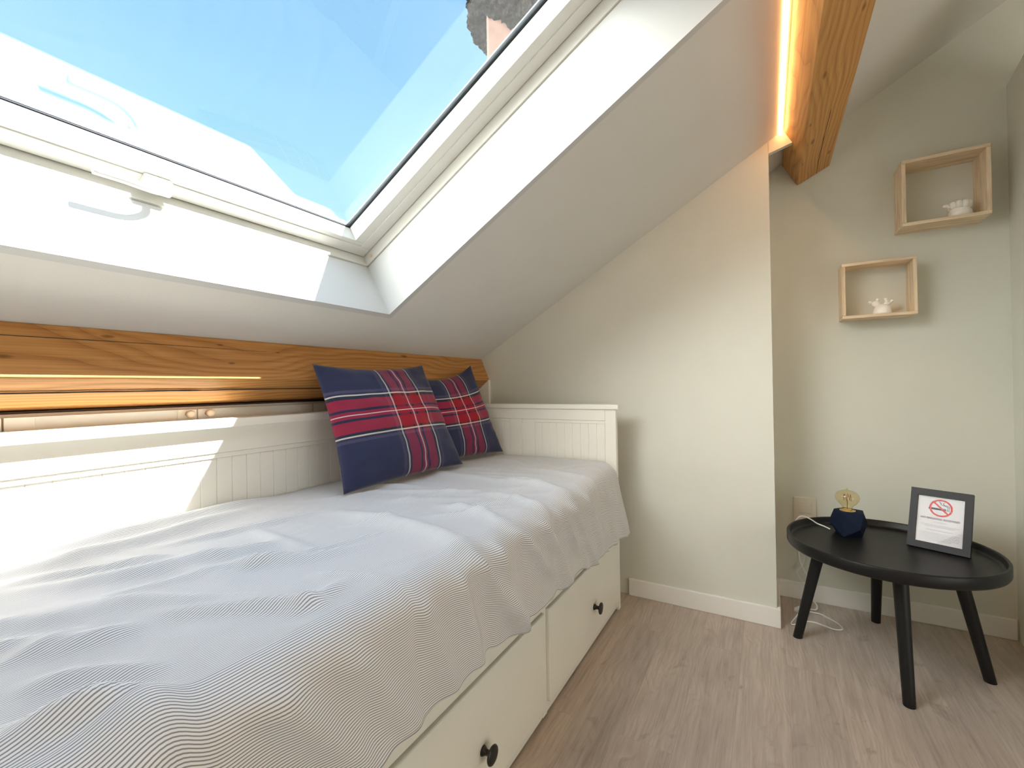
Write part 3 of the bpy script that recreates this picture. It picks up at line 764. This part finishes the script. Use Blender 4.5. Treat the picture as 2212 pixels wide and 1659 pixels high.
# ------------------------------------------------------------------ framed no-smoking notice
PB = Vector((.9295, .032, .3590)); PR = Vector((1.0655, -.031, .3590))
ux = (PR-PB).normalized(); bk = Vector((-ux.y, ux.x, 0)); tilt = math.radians(21)
vz = Vector((0, 0, math.cos(tilt))) + bk*math.sin(tilt); fr = ux.cross(vz).normalized()   # fr points to the viewer
if fr.y > 0: fr = -fr
PW, PH = .150, .196
FM = Matrix(((ux.x, vz.x, fr.x, PB.x), (ux.y, vz.y, fr.y, PB.y), (ux.z, vz.z, fr.z, PB.z), (0, 0, 0, 1)))
pf = thing('picture_frame', 'tilted dark frame with a no smoking notice on the black table', 'picture frame', PB)
def fbox(mb, x0, x1, y0, y1, z0, z1):
    return mb.hexa([FM @ Vector((x, y, z)) for z in (z0, z1) for y in (y0, y1) for x in (x0, x1)])
fw, fb, ft = .0185, .0215, .0225
mb = MB(); zf0, zf1 = -.012, .004
fbox(mb, 0, PW, 0, fb, zf0, zf1); fbox(mb, 0, PW, PH-ft, PH, zf0, zf1); fbox(mb, 0, fw, fb, PH-ft, zf0, zf1); fbox(mb, PW-fw, PW, fb, PH-ft, zf0, zf1)
fbox(mb, .004, PW-.004, .004, PH-.004, zf0-.003, zf0+.002)
bmesh.ops.remove_doubles(mb.bm, verts=mb.bm.verts, dist=1e-5); mb.build('frame', 'photo_frame', pf)
mb = MB(); mb.hexa([FM @ Vector(p) for p in [(.055, .10, -.014), (.095, .10, -.014), (.055, .105, -.014), (.095, .105, -.014)]] + [Vector((*(FM @ Vector((x, 0, 0)) + bk*.115 + bk*q).to_2d(), .3592)) for x, q in ((.055, 0), (.095, 0), (.055, .004), (.095, .004))])
mb.build('easel_back', 'photo_frame', pf)
mb = MB(); fbox(mb, fw-.003, PW-fw+.003, fb-.003, PH-ft+.003, -.0085, -.0045); paper = mb.build('notice', 'paper', pf)
mb = MB(); fbox(mb, fw-.002, PW-fw+.002, fb-.002, PH-ft+.002, -.001, 0); mb.build('glass', 'pglass', pf)
ZP = -.0044
def flat_strip(mb, pts, w, z=ZP):
    pts = [Vector((p[0], p[1])) for p in pts]; n = len(pts); Ls = []; Rs = []
    for i, p in enumerate(pts):
        t = (pts[min(i+1, n-1)]-pts[max(i-1, 0)]).normalized(); q = Vector((-t.y, t.x))*w/2
        Ls.append(mb.bm.verts.new(FM @ Vector((*(p+q), z)))); Rs.append(mb.bm.verts.new(FM @ Vector((*(p-q), z))))
    for i in range(n-1): mb.bm.faces.new((Ls[i], Ls[i+1], Rs[i+1], Rs[i]))
def c2(P, n=8): return [(v.x, v.y) for v in catmull([(x, y, 0) for x, y in P], n)]
ccx, ccy, rr = .0755, .1385, .0285
mb = MB()
flat_strip(mb, [(ccx-.030, ccy-.0040), (ccx+.0125, ccy-.0040)], .0062)
flat_strip(mb, [(ccx+.0145, ccy-.0040), (ccx+.0165, ccy-.0040)], .0062); flat_strip(mb, [(ccx+.0185, ccy-.0040), (ccx+.0200, ccy-.0040)], .0062)
for o_, w in ((0, .0016), (.0035, .0016)):
    P = [(.0165+o_, .001), (.0162+o_, .0055+o_*.4), (.012+o_, .0085+o_*.6), (.0055+o_, .0100+o_*.3), (.0015+o_*1.1, .0135+o_*.2), (.0045+o_*.4, .0170), (.0050+o_*1.0, .0195)] if o_ else \
        [(.0165, .001), (.0160, .0055), (.0115, .0085), (.0040, .0100), (-.0010, .0130), (.0000, .0160), (-.0035, .0185), (-.0035, .0225), (.0000, .0245)]
    flat_strip(mb, [(ccx+x, ccy+y) for x, y in c2(P, 6)], w)
mb.build('cigarette_sign', 'ink', paper)
mb = MB(); n = 64
a = [mb.bm.verts.new(FM @ Vector((ccx+rr*math.cos(2*math.pi*k/n), ccy+rr*math.sin(2*math.pi*k/n), ZP+.0003))) for k in range(n)]
b = [mb.bm.verts.new(FM @ Vector((ccx+(rr-.0052)*math.cos(2*math.pi*k/n), ccy+(rr-.0052)*math.sin(2*math.pi*k/n), ZP+.0003))) for k in range(n)]
for k in range(n): mb.bm.faces.new((a[k], a[(k+1) % n], b[(k+1) % n], b[k]))
q = (rr-.003)*.7071
flat_strip(mb, [(ccx-q, ccy+q), (ccx+q, ccy-q)], .0052, ZP+.0003)
mb.build('prohibition_ring', 'red', paper)
def text(s, x, y, size, mat, name):
    cu = D.curves.new(name, 'FONT'); cu.body = s; cu.size = size; cu.offset = .00028; cu.align_x = 'CENTER'; cu.align_y = 'CENTER'
    o = D.objects.new(name, cu); C.objects.link(o); bpy.context.view_layer.update()
    me = bpy.data.meshes.new_from_object(o.evaluated_get(bpy.context.evaluated_depsgraph_get())); D.objects.remove(o)
    me.transform(FM @ Matrix.Translation((x, y, ZP+.0002))); me.materials.append(M[mat])
    o = D.objects.new(name, me); C.objects.link(o); o.parent = paper; return o
text('NO SMOKING ALLOWED', ccx-.001, .1015, .0083, 'redink', 'notice_heading')
mb = MB(); rl = random.Random(3)
def dashes(xc, y, w, hgt=.0016):
    x = xc-w/2
    while x < xc+w/2:
        l = rl.uniform(.003, .009); flat_strip(mb, [(x, y), (min(x+l, xc+w/2), y)], hgt); x += l+.0012
dashes(ccx, .0905, .030, .0022)
for y, w in ((.080, .090), (.0755, .072)): dashes(ccx, y, w, .0018)
dashes(ccx, .064, .062, .0022)
for y in (.0545, .050, .0455, .041, .0365, .032): dashes(ccx, y, .096 if y > .033 else .06, .0014)
mb.build('small_print', 'greyink', paper)

# ------------------------------------------------------------------ neighbouring chimney seen through the glass
ch = thing('chimney', 'plastered chimney with a dark ragged top seen through the roof window', 'chimney', (-1.2, 1.75, .9))
A = Vector((-1.62, 1.443, 0)); ex = Vector((.865, .502, 0)); ey = Vector((-.502, .865, 0))
def cbox(mb, x0, x1, y0, y1, z0, z1): return mb.hexa([A+ex*x+ey*y+Vector((0, 0, z)) for z in (z0, z1) for y in (y0, y1) for x in (x0, x1)])
mb = MB(); cbox(mb, 0, .75, 0, .6, .6, 4.9); mb.build('stack', 'plaster', ch, bevel=.02)
mb = MB()
bmesh.ops.create_icosphere(mb.bm, subdivisions=6, radius=1)
for v in mb.bm.verts:
    p = v.co.copy()
    s = 1+.12*noise.noise(p*2.2)+.07*noise.noise(p*6)+.06*noise.noise(p*17)+.05*noise.noise(p*41)
    v.co = A+ex*(.40+.58*p.x*s)+ey*(.25+.62*p.y*s)+Vector((0, 0, 4.62+.50*p.z*s - (.22 if p.x > -.3 else 0)*max(0, -p.z)*max(0, min(1, (p.x+.15)*3))))
    w = v.co
mb.build('ragged_top', 'moss', ch, smooth=False)

# ------------------------------------------------------------------ light
SUN = Vector((-1.17, -.62, -1.80)).normalized()
sl = D.lights.new('sun', 'SUN'); sl.energy = 37; sl.angle = math.radians(.55); sl.color = (1, .975, .94)
so = D.objects.new('sun', sl); C.objects.link(so); so.location = (4, 3, 7)
so.rotation_euler = SUN.to_track_quat('-Z', 'Y').to_euler()

w = D.worlds.new('sky'); bpy.context.scene.world = w; w.use_nodes = True; nt = w.node_tree
for n in list(nt.nodes): nt.nodes.remove(n)
out = N(nt, 'ShaderNodeOutputWorld'); bg = N(nt, 'ShaderNodeBackground'); L(nt, bg.outputs[0], out.inputs[0])
tc = N(nt, 'ShaderNodeTexCoord'); sp = N(nt, 'ShaderNodeSeparateXYZ'); L(nt, tc.outputs['Generated'], sp.inputs[0])
sky = ramp(nt, sp.outputs[2], [(0, (.62, .78, .85)), (.22, (.60, .95, 1.0)), (.42, (.45, .82, 1.0)), (.58, (.33, .66, .98)), (.72, (.30, .60, .96)), (1, (.30, .58, .95))])
dv = N(nt, 'ShaderNodeVectorMath', operation='DOT_PRODUCT'); L(nt, tc.outputs['Generated'], dv.inputs[0]); dv.inputs[1].default_value = -SUN
glow = math_node(nt, 'POWER', math_node(nt, 'MAXIMUM', dv.outputs['Value'], 0), 6.0)
gl = mix(nt, 1.0, sky, mix(nt, glow, (0, 0, 0), (3.0, 2.9, 2.7)), 'ADD')
# bright lobe added to the sky behind the camera, unseen, to light the walls
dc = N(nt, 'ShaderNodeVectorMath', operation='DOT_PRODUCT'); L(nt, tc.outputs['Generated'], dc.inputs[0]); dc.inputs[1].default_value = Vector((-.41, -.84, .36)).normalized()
fill_lobe = math_node(nt, 'POWER', math_node(nt, 'MAXIMUM', dc.outputs['Value'], 0), 9.0)
gl = mix(nt, 1.0, gl, mix(nt, fill_lobe, (0, 0, 0), (19.5, 19.4, 18.6)), 'ADD')
up_ = N(nt, 'ShaderNodeMapRange'); up_.interpolation_type = 'SMOOTHSTEP'; L(nt, sp.outputs[2], up_.inputs[0])
up_.inputs[1].default_value = .70; up_.inputs[2].default_value = .95; up_.inputs[3].default_value = 0; up_.inputs[4].default_value = 1
gl = mix(nt, 1.0, gl, mix(nt, up_.outputs[0], (0, 0, 0), (.55, 1.15, 1.9)), 'ADD')
for n_ in nt.nodes:
    if n_.bl_idname == 'ShaderNodeMix': n_.clamp_factor = False
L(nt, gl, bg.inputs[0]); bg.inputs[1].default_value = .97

# ------------------------------------------------------------------ camera
cam = D.cameras.new('camera'); co = D.objects.new('camera', cam); C.objects.link(co)
cam.sensor_width = 36; cam.sensor_fit = 'HORIZONTAL'; cam.lens = 951.55/2212*36; cam.clip_start = .02
yaw, pit, rol = .5259, .0055, -.0159
f = Vector((-math.sin(yaw)*math.cos(pit), math.cos(yaw)*math.cos(pit), math.sin(pit)))
r = Vector((math.cos(yaw), math.sin(yaw), 0)); u = r.cross(f)
r2 = r*math.cos(rol)+u*math.sin(rol); u2 = r2.cross(f)
co.matrix_world = Matrix(((r2.x, u2.x, -f.x, .5347), (r2.y, u2.y, -f.y, -1.9106), (r2.z, u2.z, -f.z, .9103), (0, 0, 0, 1)))
sc = bpy.context.scene; sc.camera = co
sc.view_settings.view_transform = 'Standard'; sc.view_settings.look = 'None'
sc.view_settings.exposure = 0.28; sc.view_settings.gamma = 1; sc.view_settings.use_curve_mapping = False
sc.cycles.max_bounces = 14; sc.cycles.diffuse_bounces = 8; sc.cycles.transparent_max_bounces = 16
